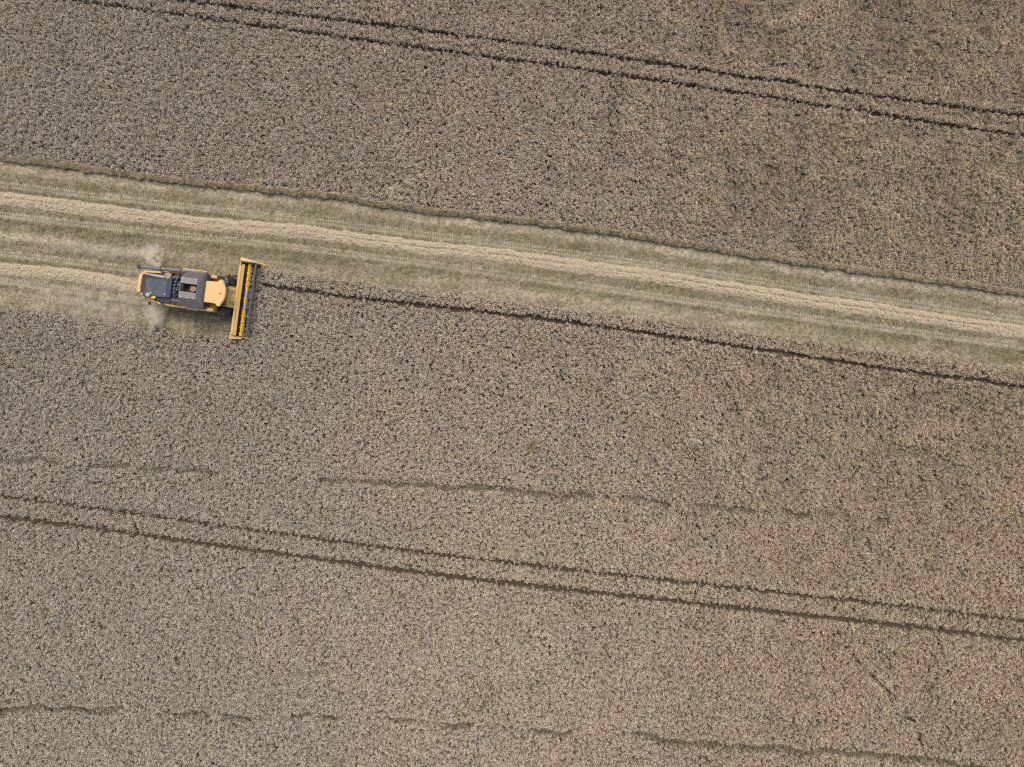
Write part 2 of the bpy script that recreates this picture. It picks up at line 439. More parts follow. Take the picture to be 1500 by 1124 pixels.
# the outermost rows fall towards the cut
de = Y - edge_up(X); s = np.exp(-(de / 0.16) ** 2) * (de > -0.3)
ly = ly * (1 - s) - s * rng.uniform(0.0, 0.35, nn)
ne = 1500
ex = rng.uniform(-56, 56, ne); ey = edge_up(ex) + rng.uniform(0.04, 0.22, ne)
X = np.concatenate([X, ex]); Y = np.concatenate([Y, ey]); lx = np.concatenate([lx, rng.normal(0.1, 0.25, ne)]); ly = np.concatenate([ly, -rng.uniform(0.05, 0.38, ne)])
hs = np.concatenate([hs, rng.uniform(0.6, 0.95, ne)]); s = np.concatenate([s * 0, np.zeros(ne)]); nn += ne
hs *= 1 - 0.42 * np.exp(-((Y - edge_up(X)) / 0.40) ** 2) * (Y > edge_up(X) - 0.5)
tone = np.clip(0.5 + Y / 150 + X / 70 + 0.5 * (fbm(X, Y, 9, 2) - 0.5) + 0.25 * (fbm(X, Y, 1.5, 3) - 0.5), 0, 1)  # riper tone up and right, also painted paler to offset the sun's uneven shading
green = np.clip((fbm(X, Y, 1.8, 5) - 0.60) * 1.2, 0, 0.25) + 0.25 * (rng.random(nn) < 0.05) + np.clip((X - 10) / 260, 0, 0.15)
dyp = np.hypot(X - (778 - 750) / PPM, Y - (562 - 657) / PPM); green += 0.7 * (dyp < 0.6)
green = np.clip(green + 0.2 * s, 0, 1)
hs[:len(gone)][gone] = 0.05
w = rng.uniform(0.85, 1.2, nn)
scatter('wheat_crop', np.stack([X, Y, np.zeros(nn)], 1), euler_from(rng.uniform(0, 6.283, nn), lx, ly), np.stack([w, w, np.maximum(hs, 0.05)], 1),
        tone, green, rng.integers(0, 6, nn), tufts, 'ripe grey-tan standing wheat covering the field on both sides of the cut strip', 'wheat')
print('wheat tufts', nn)

# ------------------------------------------------------------------ stubble and litter
st_m = plant_mat('stubble_straw', (0.32, 0.275, 0.165), (0.66, 0.575, 0.405), (0.225, 0.22, 0.085), rnd=0.42)


def stubble_patch(i):
    V, F = [], []
    for k in range(22):
        row = rnd.choice((-0.065, 0.065)); x = rnd.uniform(-0.12, 0.12); y = row + rnd.gauss(0, 0.018)
        h = rnd.uniform(0.06, 0.13); a = rnd.uniform(0, 3.14); l = rnd.uniform(-0.03, 0.03)
        ribbon(V, F, [(x, y, 0), (x + l, y + rnd.uniform(-.03, .03), h)], [0.006, 0.005], (math.cos(a), math.sin(a), 0))
    for k in range(16):
        x, y = rnd.uniform(-0.12, 0.12), rnd.uniform(-0.12, 0.12); a = rnd.uniform(0, 3.14) if k % 2 else rnd.gauss(0, 0.5); ln = rnd.uniform(0.05, 0.14)
        z0 = rnd.uniform(0.02, 0.09); dx, dy = math.cos(a), math.sin(a)
        ribbon(V, F, [(x, y, z0), (x + dx * ln, y + dy * ln, z0 + rnd.uniform(-0.015, 0.03))], [0.010, 0.008], (-dy, dx, 0))
    return np_mesh('stubble_patch', V, F, st_m, link=False)


SS = 0.19
gx = np.arange(-56, 56, SS); gy = np.arange(-3, 26, SS)
X, Y = np.meshgrid(gx, gy, indexing='ij')
X = X.ravel() + rng.uniform(-0.5, 0.5, X.size) * SS; Y = Y.ravel() + rng.uniform(-0.5, 0.5, Y.size) * SS
k = cut_mask(X, Y) | cut_mask(X, Y - 0.12) | cut_mask(X, Y + 0.12)
X, Y = X[k], Y[k]
qa = rng.uniform(0, 6.283, 120); qr = 1.1 * np.sqrt(rng.random(120))
qx, qy = pa[0] + 1.15 * qr * np.cos(qa), pa[1] + 0.75 * qr * np.sin(qa) + 0.0 * qr
X, Y = np.concatenate([X, qx]), np.concatenate([Y, qy]); nn = len(X); lay = np.arange(nn) >= nn - 120
nw = 10000
wx = rng.uniform(-56, 56, nw); wy = edge_up(wx) + rng.uniform(-0.24, 0.12, nw)
X, Y, lay = np.concatenate([X, wx]), np.concatenate([Y, wy]), np.concatenate([lay, np.zeros(nw, bool)]); wall = np.arange(nn + nw) >= nn; nn += nw
flat = np.zeros(nn)
for k, tr in enumerate(tracks):
    flat = np.maximum(flat, (np.abs(Y - tr(X)) < 0.36) * (X < TR_END[k]))
sz = np.where(flat > 0, 0.25, 1.0) * rng.uniform(0.8, 1.3, nn)
slope = np.arctan2(edge_up(X + 1) - edge_up(X - 1), 2) + np.where(lay, rng.normal(0.6, 0.4, nn), 0)
sz = np.where(lay, 0.8, sz); sz = np.where(wall, rng.uniform(2.0, 6.5, nn), sz); gsc = green_at(X, Y) * 0.9; gsc[lay] = 0.0; psc = pale_at(X, Y); psc[lay] = 0.6; psc[wall] = rng.uniform(0.7, 1.25, nw); gsc[wall] = 0.0
zb = np.where(lay, rng.uniform(0.25, 0.5, nn), 0.012)
scatter('stubble', np.stack([X, Y, zb], 1), np.stack([np.where(wall, rng.uniform(0.0, 0.45, nn), 0), np.zeros(nn), slope + rng.normal(0, 0.04, nn) + 3.14159 * ((rng.random(nn) < .5) & ~wall)], 1),
        np.stack([np.ones(nn), np.ones(nn), sz], 1), psc, gsc, rng.integers(0, 5, nn), [stubble_patch(i) for i in range(5)],
        'short olive and straw-coloured stubble with loose chaff in the harvested strip', 'stubble')

# ------------------------------------------------------------------ tyre tracks: chevrons of pressed straw
def chev_mat():
    return mat('pressed_straw', (0.58, 0.52, 0.40), 0.85, spec=0.2, noise=(1.3, (0.30, 0.27, 0.17), 0.35, 0.65))


chev_m = chev_mat()
for k, tr in enumerate(tracks):
    V, F = [], []
    x = -55.0; end = min(TR_END[k], 55)
    while x < end:
        y0 = float(tr(x)); sl = math.atan(float(tr(x + 0.5) - tr(x - 0.5)))
        vis = float(vnoise(x, k * 7.0, 3.0, 3))
        for sgn in (1, -1):
            if random.random() < 0.04 + 0.12 * (vis < 0.3): continue
            # bar from the centre line outwards and backwards
            L0, L1 = 0.03, 0.36 + random.uniform(-0.03, 0.05)
            pts = []
            for q, (u, v) in enumerate(((0.0, L0), (-0.085, 0.5 * (L0 + L1)), (-0.17, L1))):
                u += 0.10 + random.gauss(0, 0.008); v = v * sgn
                pts.append((x + u * math.cos(sl) - v * math.sin(sl), y0 + u * math.sin(sl) + v * math.cos(sl), 0))
            wd = 0.045 * random.uniform(0.8, 1.25); zt = 0.040 + random.uniform(0, 0.012)
            b0 = len(V)
            for p in pts:
                V += [(p[0] - wd, p[1], 0.008), (p[0] - wd * 0.85, p[1], zt), (p[0] + wd * 0.85, p[1], zt), (p[0] + wd, p[1], 0.008)]
            for q in range(2):
                a = b0 + 4 * q
                for j in range(3): F.append((a + j, a + j + 1, a + j + 5, a + j + 4))
            F.append((b0, b0 + 3, b0 + 2, b0 + 1)); a = b0 + 8; F.append((a, a + 1, a + 2, a + 3))
        x += 0.235
    finish(np_mesh('tyre_track', V, F, chev_m), kind='structure')

# ------------------------------------------------------------------ windrows
straw_m = bpy.data.materials.new('loose_straw'); straw_m.use_nodes = True
nt = straw_m.node_tree; b = nt.nodes['Principled BSDF']; N = nt.nodes.new; L = nt.links.new
b.inputs['Roughness'].default_value = 0.8; b.inputs['Specular IOR Level'].default_value = 0.25
at = N('ShaderNodeAttribute'); at.attribute_name = 'v'
m1 = N('ShaderNodeMix'); m1.data_type = 'RGBA'; m1.inputs[6].default_value = (0.36, 0.30, 0.185, 1); m1.inputs[7].default_value = (0.71, 0.605, 0.425, 1)
L(at.outputs['Fac'], m1.inputs[0]); L(m1.outputs[2], b.inputs['Base Color'])


def windrow(f, x0, x1, label, half=0.68):
    sx = np.arange(x0, x1, 0.07); tt = np.linspace(-1, 1, 23)
    XX = np.repeat(sx[:, None], len(tt), 1)
    cen = f(sx) + 0.10 * (vnoise(sx, sx * 0, 0.8, 2) - 0.5) + 0.16 * (vnoise(sx, sx * 0, 3.5, 5) - 0.5)
    wv = half * (0.90 + 0.30 * vnoise(sx, sx * 0 + 9, 0.7, 3))

    def hgt(x, t, y):
        prof = np.clip(1 - np.abs(t) ** 2.4, 0, 1) ** 0.7
        dip = 1 - 0.55 * np.exp(-((t - 0.05) / 0.16) ** 2) * np.clip(2.2 * vnoise(x, x * 0, 2.5, 4) - 0.4, 0, 1)
        lump = 0.75 + 0.9 * (fbm(x, y, 0.40, 1) - 0.5) + 0.7 * (vnoise(x, y, 0.13, 6) - 0.5)
        return 0.34 * prof * dip * lump
    YY = cen[:, None] + wv[:, None] * tt[None, :]
    ZZ = 0.005 + hgt(XX, np.repeat(tt[None, :], len(sx), 0), YY)
    idx = np.arange(XX.size).reshape(XX.shape)
    F = np.stack([idx[:-1, :-1], idx[1:, :-1], idx[1:, 1:], idx[:-1, 1:]], -1).reshape(-1, 4)
    V = np.stack([XX.ravel(), YY.ravel(), ZZ.ravel()], 1)
    val = 0.15 + 0.35 * vnoise(V[:, 0], V[:, 1], 0.12, 4)
    # straws
    ns = int((x1 - x0) * 520)
    xs_ = rng.uniform(x0, x1 - 0.1, ns); t_ = np.clip(rng.normal(0, 0.62, ns), -1.5, 1.5)
    ci = np.clip(((xs_ - x0) / 0.07).astype(int), 0, len(sx) - 1)
    y_ = cen[ci] + wv[ci] * t_
    z_ = 0.02 + np.where(np.abs(t_) < 1, hgt(xs_, np.clip(t_, -1, 1), y_), 0) + rng.uniform(0, 0.035, ns)
    a = rng.normal(0, 0.9, ns); ln = rng.uniform(0.07, 0.20, ns); wd = rng.uniform(0.006, 0.011, ns)
    tl = rng.normal(0, 0.25, ns)
    ux, uy, uz = np.cos(a) * np.cos(tl) * ln / 2, np.sin(a) * np.cos(tl) * ln / 2, np.sin(tl) * ln / 2
    px, py = -np.sin(a) * wd, np.cos(a) * wd
    P = np.stack([xs_, y_, z_], 1); U = np.stack([ux, uy, uz], 1); S = np.stack([px, py, np.zeros(ns)], 1)
    SV = np.stack([P - U - S, P + U - S, P + U + S, P - U + S], 1).reshape(-1, 3)
    SF = (np.arange(ns * 4).reshape(-1, 4) + len(V))
    sv = np.repeat(np.clip(rng.normal(0.72, 0.25, ns), 0, 1), 4)
    o = np_mesh('straw_windrow', np.concatenate([V, SV]), np.concatenate([F, SF]), straw_m)
    at = o.data.attributes.new('v', 'FLOAT', 'POINT'); at.data.foreach_set('value', np.concatenate([val, sv]).astype(np.float32))
    finish(o, label, 'windrow', 'straw windrows on the stubble')


windrow(windrow_a, -55, 55, 'long pale straw windrow running the whole length of the cut strip', 0.66)
windrow(windrow_b, -55, -33.0, 'short pale straw windrow trailing from the rear of the combine', 0.62)

# ------------------------------------------------------------------ combine harvester
class MB:
    def __init__(s): s.V = []; s.F = []

    def poly(s, pts, z0=None):
        b0 = len(s.V); s.V += [tuple(p) for p in pts]; s.F.append(tuple(range(b0, b0 + len(pts)))); return s

    def box(s, x0, x1, y0, y1, z0, z1, bev=0.0):
        if bev: return s.prism([(x0 + bev, y0), (x1 - bev, y0), (x1, y0 + bev), (x1, y1 - bev), (x1 - bev, y1), (x0 + bev, y1), (x0, y1 - bev), (x0, y0 + bev)], z0, z1, bev * .5)
        return s.prism([(x0, y0), (x1, y0), (x1, y1), (x0, y1)], z0, z1)

    def prism(s, pts, z0, z1, inset=0.0):
        """vertical prism, counter-clockwise outline; inset rounds the top edge off"""
        b0 = len(s.V); n = len(pts)
        cx = sum(p[0] for p in pts) / n; cy = sum(p[1] for p in pts) / n
        levels = [(z0, 0)] + ([(z1 - inset, 0), (z1, inset)] if inset else [(z1, 0)])
        for z, ins in levels:
            for p in pts:
                dx, dy = p[0] - cx, p[1] - cy; dl = math.hypot(dx, dy) or 1
                s.V.append((p[0] - dx / dl * ins, p[1] - dy / dl * ins, z))
        for l in range(len(levels) - 1):
            for i in range(n):
                j = (i + 1) % n; a = b0 + l * n
                s.F.append((a + i, a + j, a + n + j, a + n + i))
        s.F.append(tuple(b0 + n - 1 - i for i in range(n)))
        s.F.append(tuple(b0 + (len(levels) - 1) * n + i for i in range(n)))
        return s

    def yprism(s, prof, y0, y1):
        """profile in (x, z) extruded along y"""
        b0 = len(s.V); n = len(prof)
        for y in (y0, y1):
            for p in prof: s.V.append((p[0], y, p[1]))
        for i in range(n):
            j = (i + 1) % n; s.F.append((b0 + i, b0 + j, b0 + n + j, b0 + n + i))
        s.F.append(tuple(b0 + n - 1 - i for i in range(n))); s.F.append(tuple(b0 + n + i for i in range(n)))
        return s

    def tube(s, pts, r, seg=12, caps=True):
        pts = [Vector(p) for p in pts]; rr = r if isinstance(r, (list, tuple)) else [r] * len(pts)
        b0 = len(s.V)
        for i, p in enumerate(pts):
            t = (pts[min(i + 1, len(pts) - 1)] - pts[max(i - 1, 0)]).normalized()
            up = Vector((0, 0, 1)) if abs(t.z) < 0.9 else Vector((1, 0, 0))
            u = t.cross(up).normalized(); v = t.cross(u)
            for k in range(seg):
                a = 2 * math.pi * k / seg
                s.V.append(tuple(p + (u * math.cos(a) + v * math.sin(a)) * rr[i]))
        for i in range(len(pts) - 1):
            for k in range(seg):
                a = b0 + i * seg; s.F.append((a + k, a + (k + 1) % seg, a + seg + (k + 1) % seg, a + seg + k))
        if caps:
            s.F.append(tuple(b0 + seg - 1 - k for k in range(seg)))
            s.F.append(tuple(b0 + (len(pts) - 1) * seg + k for k in range(seg)))
        return s

    def lathe(s, prof, c, axis='z', seg=28):
        """prof = (radius, height) list turned about an axis through c"""
        b0 = len(s.V)
        for r, h in prof:
            for k in range(seg):
                a = 2 * math.pi * k / seg
                q = (r * math.cos(a), r * math.sin(a), h)
                if axis == 'y': q = (q[0], q[2], q[1])
                s.V.append((c[0] + q[0], c[1] + q[1], c[2] + q[2]))
        for i in range(len(prof) - 1):
            for k in range(seg):
                a = b0 + i * seg; s.F.append((a + k, a + (k + 1) % seg, a + seg + (k + 1) % seg, a + seg + k))
        s.F.append(tuple(b0 + seg - 1 - k for k in range(seg))); s.F.append(tuple(b0 + (len(prof) - 1) * seg + k for k in range(seg)))
        return s

    def sheet(s, pts, th=0.03):
        """a plate of thickness th below the polygon pts"""
        b0 = len(s.V); n = len(pts)
        s.V += [tuple(p) for p in pts] + [(p[0], p[1], p[2] - th) for p in pts]
        s.F.append(tuple(range(b0, b0 + n))); s.F.append(tuple(b0 + 2 * n - 1 - i for i in range(n)))
        for i in range(n):
            j = (i + 1) % n; s.F.append((b0 + i, b0 + n + i, b0 + n + j, b0 + j))
        return s

    def build(s, name, m, parent, label=None):
        me = bpy.data.meshes.new(name); me.from_pydata(s.V, [], s.F); me.update()
        import bmesh
        bm = bmesh.new(); bm.from_mesh(me); bmesh.ops.recalc_face_normals(bm, faces=bm.faces); bm.to_mesh(me); bm.free()
        me.polygons.foreach_set('use_smooth', np.ones(len(me.polygons), bool))
        me.set_sharp_from_angle(angle=R(35))
        me.materials.append(m)
        o = bpy.data.objects.new(name, me); col.objects.link(o); o.parent = parent
        if label: o['label'] = label
        return o


dustc = (0.42, 0.34, 0.22)
yel = mat('yellow_paint', (0.82, 0.49, 0.09), 0.5, noise=(3.0, (0.68, 0.45, 0.18), 0.40, 0.72))
roof_m = mat('dusty_roof_paint', (0.84, 0.50, 0.20), 0.6, noise=(1.6, (0.74, 0.47, 0.22), 0.35, 0.75))
bright = mat('auger_yellow', (0.86, 0.52, 0.025), 0.35, noise=(2.5, (0.78, 0.50, 0.09), 0.4, 0.8))
tan_y = mat('dusty_yellow', (0.74, 0.50, 0.15), 0.6, noise=(4.0, (0.56, 0.41, 0.19), 0.35, 0.65))
dark = mat('dark_steel', (0.030, 0.033, 0.040), 0.5, 0.3, noise=(5.0, (0.10, 0.09, 0.075), 0.5, 0.8))
tankm = mat('tank_grey', (0.085, 0.082, 0.083), 0.6, 0.0, noise=(2.5, (0.14, 0.125, 0.115), 0.35, 0.75))
flapm = mat('tank_flap_grey', (0.245, 0.23, 0.225), 0.6, 0.0, noise=(2.5, (0.27, 0.255, 0.25), 0.35, 0.75))
deckm = mat('deck_blue_grey', (0.075, 0.082, 0.102), 0.6, 0.0, noise=(2.2, (0.165, 0.16, 0.168), 0.48, 0.78))
bluem = mat('dark_blue_steel', (0.022, 0.038, 0.075), 0.5, 0.0, noise=(3.0, (0.06, 0.08, 0.12), 0.4, 0.8))
tubem = mat('auger_tube_grey', (0.16, 0.16, 0.17), 0.6, 0.0, noise=(2.0, (0.26, 0.24, 0.22), 0.4, 0.75))
reelm = mat('reel_tube_grey', (0.105, 0.11, 0.125), 0.6, 0.0)
silver = mat('bare_steel', (0.60, 0.63, 0.68), 0.3, 0.7)
white = mat('white_fitting', (0.75, 0.75, 0.74), 0.4)
rubber = mat('rubber', (0.035, 0.033, 0.03), 0.85, noise=(5.0, (0.19, 0.16, 0.12), 0.42, 0.68))
tanm = mat('dusty_metal', (0.40, 0.33, 0.22), 0.7, noise=(8, (0.28, 0.22, 0.14), 0.4, 0.7))
palem = mat('pale_duct', (0.47, 0.44, 0.42), 0.5, noise=(5, (0.36, 0.33, 0.29), 0.4, 0.7))
glass = mat('cab_glass', (0.02, 0.03, 0.038), 0.08, 0.0)
orange = mat('beacon_orange', (0.85, 0.16, 0.03), 0.3)
brown = mat('beacon_cap', (0.22, 0.07, 0.03), 0.5)

root = bpy.data.objects.new('combine_harvester', None); col.objects.link(root)
root.location = (HEAD_O[0], HEAD_O[1], 0); root.rotation_euler = (0, 0, HEAD_A)
finish(root, 'yellow combine harvester with dark grain tank cutting the wheat at the end of the strip', 'combine harvester')

# --- chassis and body
m = MB()
m.box(-5.9, -0.3, -0.95, 0.95, 0.75, 1.75)
m.box(-6.7, -1.1, -1.30, 1.30, 1.55, 2.75)
m.box(-6.4, -3.0, -1.15, 1.10, 2.75, 3.25)
m.build('body', dark, root)
for sg in (-1, 1):
    m = MB()
    yb = 1.50 * sg; yi = 1.34 * sg
    # bulged side panel: rows of (y, z) swept along x
    prof = [(yi, 2.94), (1.56 * sg, 2.92), (1.63 * sg, 2.84), (1.63 * sg, 2.3), (1.56 * sg, 1.6), (1.45 * sg, 1.15)]
    xs_ = [-5.3, -4.6, -3.0, -1.4, -0.40]
    b0 = 0
    for i, x in enumerate(xs_):
        k = 0.82 if i == 0 else 1.0
        for (y, z) in prof: m.V.append((x, y * (0.9 if i == 0 else 1), z if i else 1.15 + (z - 1.15) * k))
    for i in range(len(xs_) - 1):
        for j in range(len(prof) - 1):
            a = i * len(prof) + j; m.F.append((a, a + 1, a + 1 + len(prof), a + len(prof)))
    sp = m.build('side_panel', roof_m, root)
    mod = sp.modifiers.new('thickness', 'SOLIDIFY'); mod.thickness = 0.03; mod.offset = 0
    v = MB()
    v.box(-3.1 if sg < 0 else -3.4, -2.2 if sg < 0 else -2.3, min(1.60 * sg, 1.68 * sg), max(1.60 * sg, 1.68 * sg), 1.9, 2.25)
    v.build('vent', white if sg < 0 else dark, sp)

# --- rear hood (yellow frame round the engine deck)
m = MB()
m.prism([(-7.18, -0.74), (-6.86, -0.74), (-6.86, 0.78), (-7.14, 0.84)], 2.2, 3.30, 0.04)
m.prism([(-7.12, 0.85), (-6.84, 0.80), (-6.6, 1.07), (-5.25, 1.17), (-5.25, 1.33), (-6.75, 1.22)], 2.35, 3.28, 0.03)
m.prism([(-7.16, -0.75), (-6.6, -1.22), (-5.1, -1.58), (-5.1, -1.46), (-6.5, -1.06), (-6.87, -0.75)], 1.9, 3.02, 0.03)
m.build('rear_hood', roof_m, root)
m = MB(); m.box(-7.0, -6.3, -0.85, 0.85, 0.85, 1.55, 0.05); m.build('straw_chopper', dark, root)

# --- engine deck
m = MB()
m.box(-6.60, -3.1, -1.10, 1.02, 3.2, 3.36)
m.sheet([(-6.42, -0.93, 3.56), (-4.3, -0.93, 3.66), (-4.3, 0.66, 3.66), (-6.42, 0.66, 3.56)], 0.16)
dk = m.build('engine_deck', deckm, root)
m = MB()
for x in (-5.4,):
    m.box(x, x + 0.012, -0.80, 0.56, 3.59, 3.618)
m.build('screen_rib', deckm, dk)
m = MB()
for a_ in ((-6.44, -6.36, -0.95, 0.70), (-4.36, -4.28, -0.95, 0.70)): m.box(*a_, 3.50, 3.60 if a_[0] < -5 else 3.70)
m.box(-6.36, -4.36, -0.97, -0.90, 3.50, 3.64); m.box(-6.36, -4.36, 0.62, 0.70, 3.50, 3.64)
m.build('screen_frame', bluem, dk)
MB().box(-6.2, -5.6, -0.7, -0.1, 3.50, 3.612, 0.03).build('hatch', tankm, dk)
MB().tube([(-5.5, -0.55, 3.66), (-5.0, -0.55, 3.68)], 0.018, 6).build('handle', silver, dk)
MB().box(-4.9, -4.1, -1.38, -1.20, 3.12, 3.28, 0.02).build('vent_slot', rubber, dk)
MB().box(-5.35, -4.75, 1.02, 1.30, 3.0, 3.2).build('belt_guard', rubber, dk)
m = MB(); m.box(-4.28, -3.93, -0.95, 0.80, 3.42, 3.72, 0.03); m.build('bulkhead', bluem, dk)
m = MB()
m.tube([(-6.58, 0.90, 3.66), (-5.9, 0.88, 3.66), (-5.85, 0.86, 3.66), (-4.60, 0.80, 3.70)], [0.06, 0.07, 0.11, 0.13])
m.build('air_duct', palem, dk)
m = MB(); m.lathe([(0.30, 0), (0.30, 0.20), (0.27, 0.25), (0.17, 0.25), (0.15, 0.20), (0.02, 0.22)], (-4.41, 0.98, 3.42))
m.build('air_intake', tanm, dk)
m = MB(); m.lathe([(0.36, 0), (0.36, 0.18), (0.33, 0.18), (0.33, 0.02), (0.30, 0.0)], (-4.38, 0.97, 3.42)); m.build('intake_collar', rubber, dk)
rr = random.Random(3)
m = MB(); m.box(-3.9, -3.1, -0.9, 1.3, 3.30, 3.42)
for k in range(16):
    x = rr.uniform(-3.85, -3.15); y = rr.uniform(-0.75, 1.15); w_ = rr.uniform(0.05, 0.14); z = rr.uniform(3.45, 3.68)
    m.box(x - w_, x + w_, y - w_ * 0.7, y + w_ * 0.7, 3.40, z, 0.012)
for k in range(7):
    x = rr.uniform(-3.8, -3.2); y = rr.uniform(-0.7, 1.0)
    m.tube([(x, y, 3.5), (x + 0.1, y + 0.12, 3.72), (x + rr.uniform(-.1, .25), y + 0.3, 3.6), (x + 0.1, y + 0.45, 3.45)], 0.022, 8)
m.build('engine', dark, dk)
for (x, y) in ((-3.72, 0.22), (-3.38, 0.30), (-3.75, 0.98), (-3.58, 0.86), (-3.50, 1.02), (-3.66, 0.55), (-3.42, -0.15), (-3.70, -0.45), (-3.86, 0.86)):
    MB().lathe([(0.055, -0.2), (0.055, 0.05), (0.03, 0.075)], (x, y, 3.66), seg=10).build('filler_cap', silver, dk)
m = MB(); m.lathe([(0.10, 0), (0.10, 0.35), (0.075, 0.35), (0.07, 0.1), (0.0, 0.1)], (-3.62, -0.12, 3.45), seg=16); m.build('exhaust_pipe', tubem, dk)
m = MB()
m.sheet([(-5.3, -1.40, 3.10), (-3.1, -1.46, 3.12), (-3.1, -0.98, 3.40), (-5.6, -0.98, 3.40)], 0.1)
m.build('service_cover', tankm, dk)
m = MB(); m.box(-3.95, -3.05, -1.42, -1.16, 3.1, 3.33, 0.02); m.build('vent_slot', rubber, dk)
m = MB(); m.tube([(-3.95, -1.08, 3.46), (-3.15, -1.12, 3.46)], 0.025, 8); m.build('handrail', palem, dk)
m = MB(); m.lathe([(0.21, 0), (0.21, 0.2), (0.16, 0.28), (0.02, 0.3)], (-5.98, -0.93, 3.42)); m.build('dust_extractor', palem, dk)
m = MB(); m.prism([(-5.75, -1.18), (-5.35, -1.22), (-5.25, -0.92), (-5.45, -0.90), (-5.6, -1.05)], 3.42, 3.62, 0.02); m.build('bracket', bright, dk)
for (x, y) in ((-5.75, -0.72), (-4.45, -0.68)): MB().lathe([(0.06, 0), (0.06, 0.04), (0.03, 0.06)], (x, y, 3.65 if x > -5 else 3.59), seg=10).build('deck_bolt', white, dk)
m = MB(); m.tube([(-5.9, -1.25, 3.0), (-6.05, -1.62, 3.05)], 0.02, 8); m.box(-6.20, -6.0, -1.78, -1.50, 2.85, 3.10, 0.03); m.build('work_light', rubber, root)
m = MB(); m.tube([(-6.9, -0.5, 3.33), (-6.9, 0.5, 3.33)], 0.012, 6); m.build('hood_seam', dark, root)

# --- grain tank
CY = 0.08
m = MB()
# walls (hollow)
m.box(-2.98, -2.93, -1.30, 1.48, 2.75, 3.72); m.box(-0.98, -0.92, -1.46, 1.60, 2.75, 3.74)
m.box(-2.93, -0.98, -1.46, -1.41, 2.75, 3.62); m.box(-2.93, -0.98, 1.55, 1.60, 2.75, 3.62)
m.box(-2.98, -0.98, -1.41, 1.55, 2.72, 2.78)
tk = m.build('grain_tank', tankm, root)
m = MB()   # outer sloping covers
m.sheet([(-2.80, -1.52, 3.60), (-1.02, -1.52, 3.60), (-1.42, -0.80, 3.93), (-3.05, -0.80, 3.93)], 0.03)
m.build('outer_cover', tankm, tk); m = MB()
m.sheet([(-2.74, 1.62, 3.60), (-3.05, 1.15, 3.84), (-3.05, 1.02, 3.93), (-1.42, 1.02, 3.93), (-1.02, 1.64, 3.60)][::-1], 0.03)
m.build('outer_cover', tankm, tk)
m = MB()
m.sheet([(-3.08, -0.797, 3.936), (-1.60, -0.797, 3.936), (-1.58, -0.25, 3.97), (-3.08, -0.25, 3.97)], 0.03)
m.build('inner_flap', flapm, tk)
m = MB()
m.sheet([(-3.05, 0.49, 3.97), (-1.58, 0.49, 3.97), (-1.60, 1.017, 3.936), (-3.05, 1.017, 3.936)], 0.03)
m.build('inner_flap', flapm, tk)
m = MB()
m.sheet([(-1.598, -0.80, 3.933), (-1.42, -0.797, 3.933), (-1.08, -1.36, 3.70), (-1.08, 1.50, 3.70), (-1.42, 1.017, 3.933), (-1.598, 1.017, 3.933)], 0.03)
m.build('front_cover', tankm, tk)
m = MB(); m.tube([(-1.03, -1.50, 3.72), (-1.03, 1.62, 3.72)], 0.075, 8); m.box(-1.10, -0.90, -1.48, 1.60, 3.60, 3.70); m.build('front_rail', bluem, tk)
m = MB(); m.box(-3.16, -3.02, -0.24, 0.48, 3.86, 3.93); m.build('rear_lip', tankm, tk)
m = MB()
for i in range(3):
    MB().lathe([(0.045, 0), (0.045, 0.03), (0.02, 0.045)], (-2.90 + i * 0.58, -0.76, 3.94), seg=10).build('hinge_cap', white, tk)
    MB().lathe([(0.045, 0), (0.045, 0.03), (0.02, 0.045)], (-2.88 + i * 0.58, 0.92, 3.945), seg=10).build('hinge_cap', white, tk)
m = MB(); m.lathe([(0.10, -0.8), (0.10, 0.0), (0.27, 0.02), (0.27, 0.10), (0.20, 0.14), (0.17, 0.08), (0.10, 0.10), (0.06, 0.2), (0.01, 0.2)], (-2.05, 0.12, 3.52), seg=24)
m.build('bubble_auger', tanm, tk)
grain = mat('grain', (0.10, 0.07, 0.035), 0.9)
m = MB(); m.box(-2.93, -1.0, -1.40, 1.54, 2.78, 2.95); m.build('grain_heap', grain, tk)

# --- cab
m = MB()
m.yprism([(-0.85, 1.85), (0.20, 1.88), (0.52, 2.5), (0.66, 3.62), (-0.85, 3.62)], -0.82, 0.88)
cab = m.build('cab', glass, root)
m = MB()
for y in (-0.84, 0.86):
    for (a, c_) in (((0.21, 1.88), (0.53, 2.5)), ((0.53, 2.5), (0.67, 3.62))): m.tube([(a[0], y, a[1]), (c_[0], y, c_[1])], 0.035, 6)
m.box(-0.87, 0.06, -0.86, 0.92, 1.72, 1.86)
m.build('cab_frame', dark, cab)
ro = [(-0.82, -0.92), (0.02, -0.93), (0.16, -0.98), (0.30, -1.13), (0.46, -1.17), (0.58, -1.08), (0.68, -0.84), (0.80, -0.62), (0.90, -0.30), (0.94, 0.05), (0.91, 0.42), (0.80, 0.72), (0.68, 0.94), (0.58, 1.17), (0.46, 1.27), (0.30, 1.23), (0.16, 1.06), (0.02, 1.00), (-0.80, 0.98), (-0.88, 0.92), (-0.88, -0.86)]
m = MB(); m.prism(ro, 3.62, 3.83, 0.06)
rf = m.build('cab_roof', roof_m, root)
m = MB()
m.prism([(-0.7, -0.70), (0.35, -0.72), (0.5, 0.05), (0.35, 0.80), (-0.7, 0.78)], 3.81, 3.845, 0.02); m.build('roof_hatch', roof_m, rf)
m = MB(); m.lathe([(0.055, 0), (0.055, 0.07), (0.03, 0.10)], (0.52, 0.02, 3.84), seg=12); m.build('beacon', brown, rf)
for y in (-0.55, 0.62): MB().box(0.60, 0.72, y - 0.09, y + 0.09, 3.66, 3.80, 0.02).build('work_light', white, rf)
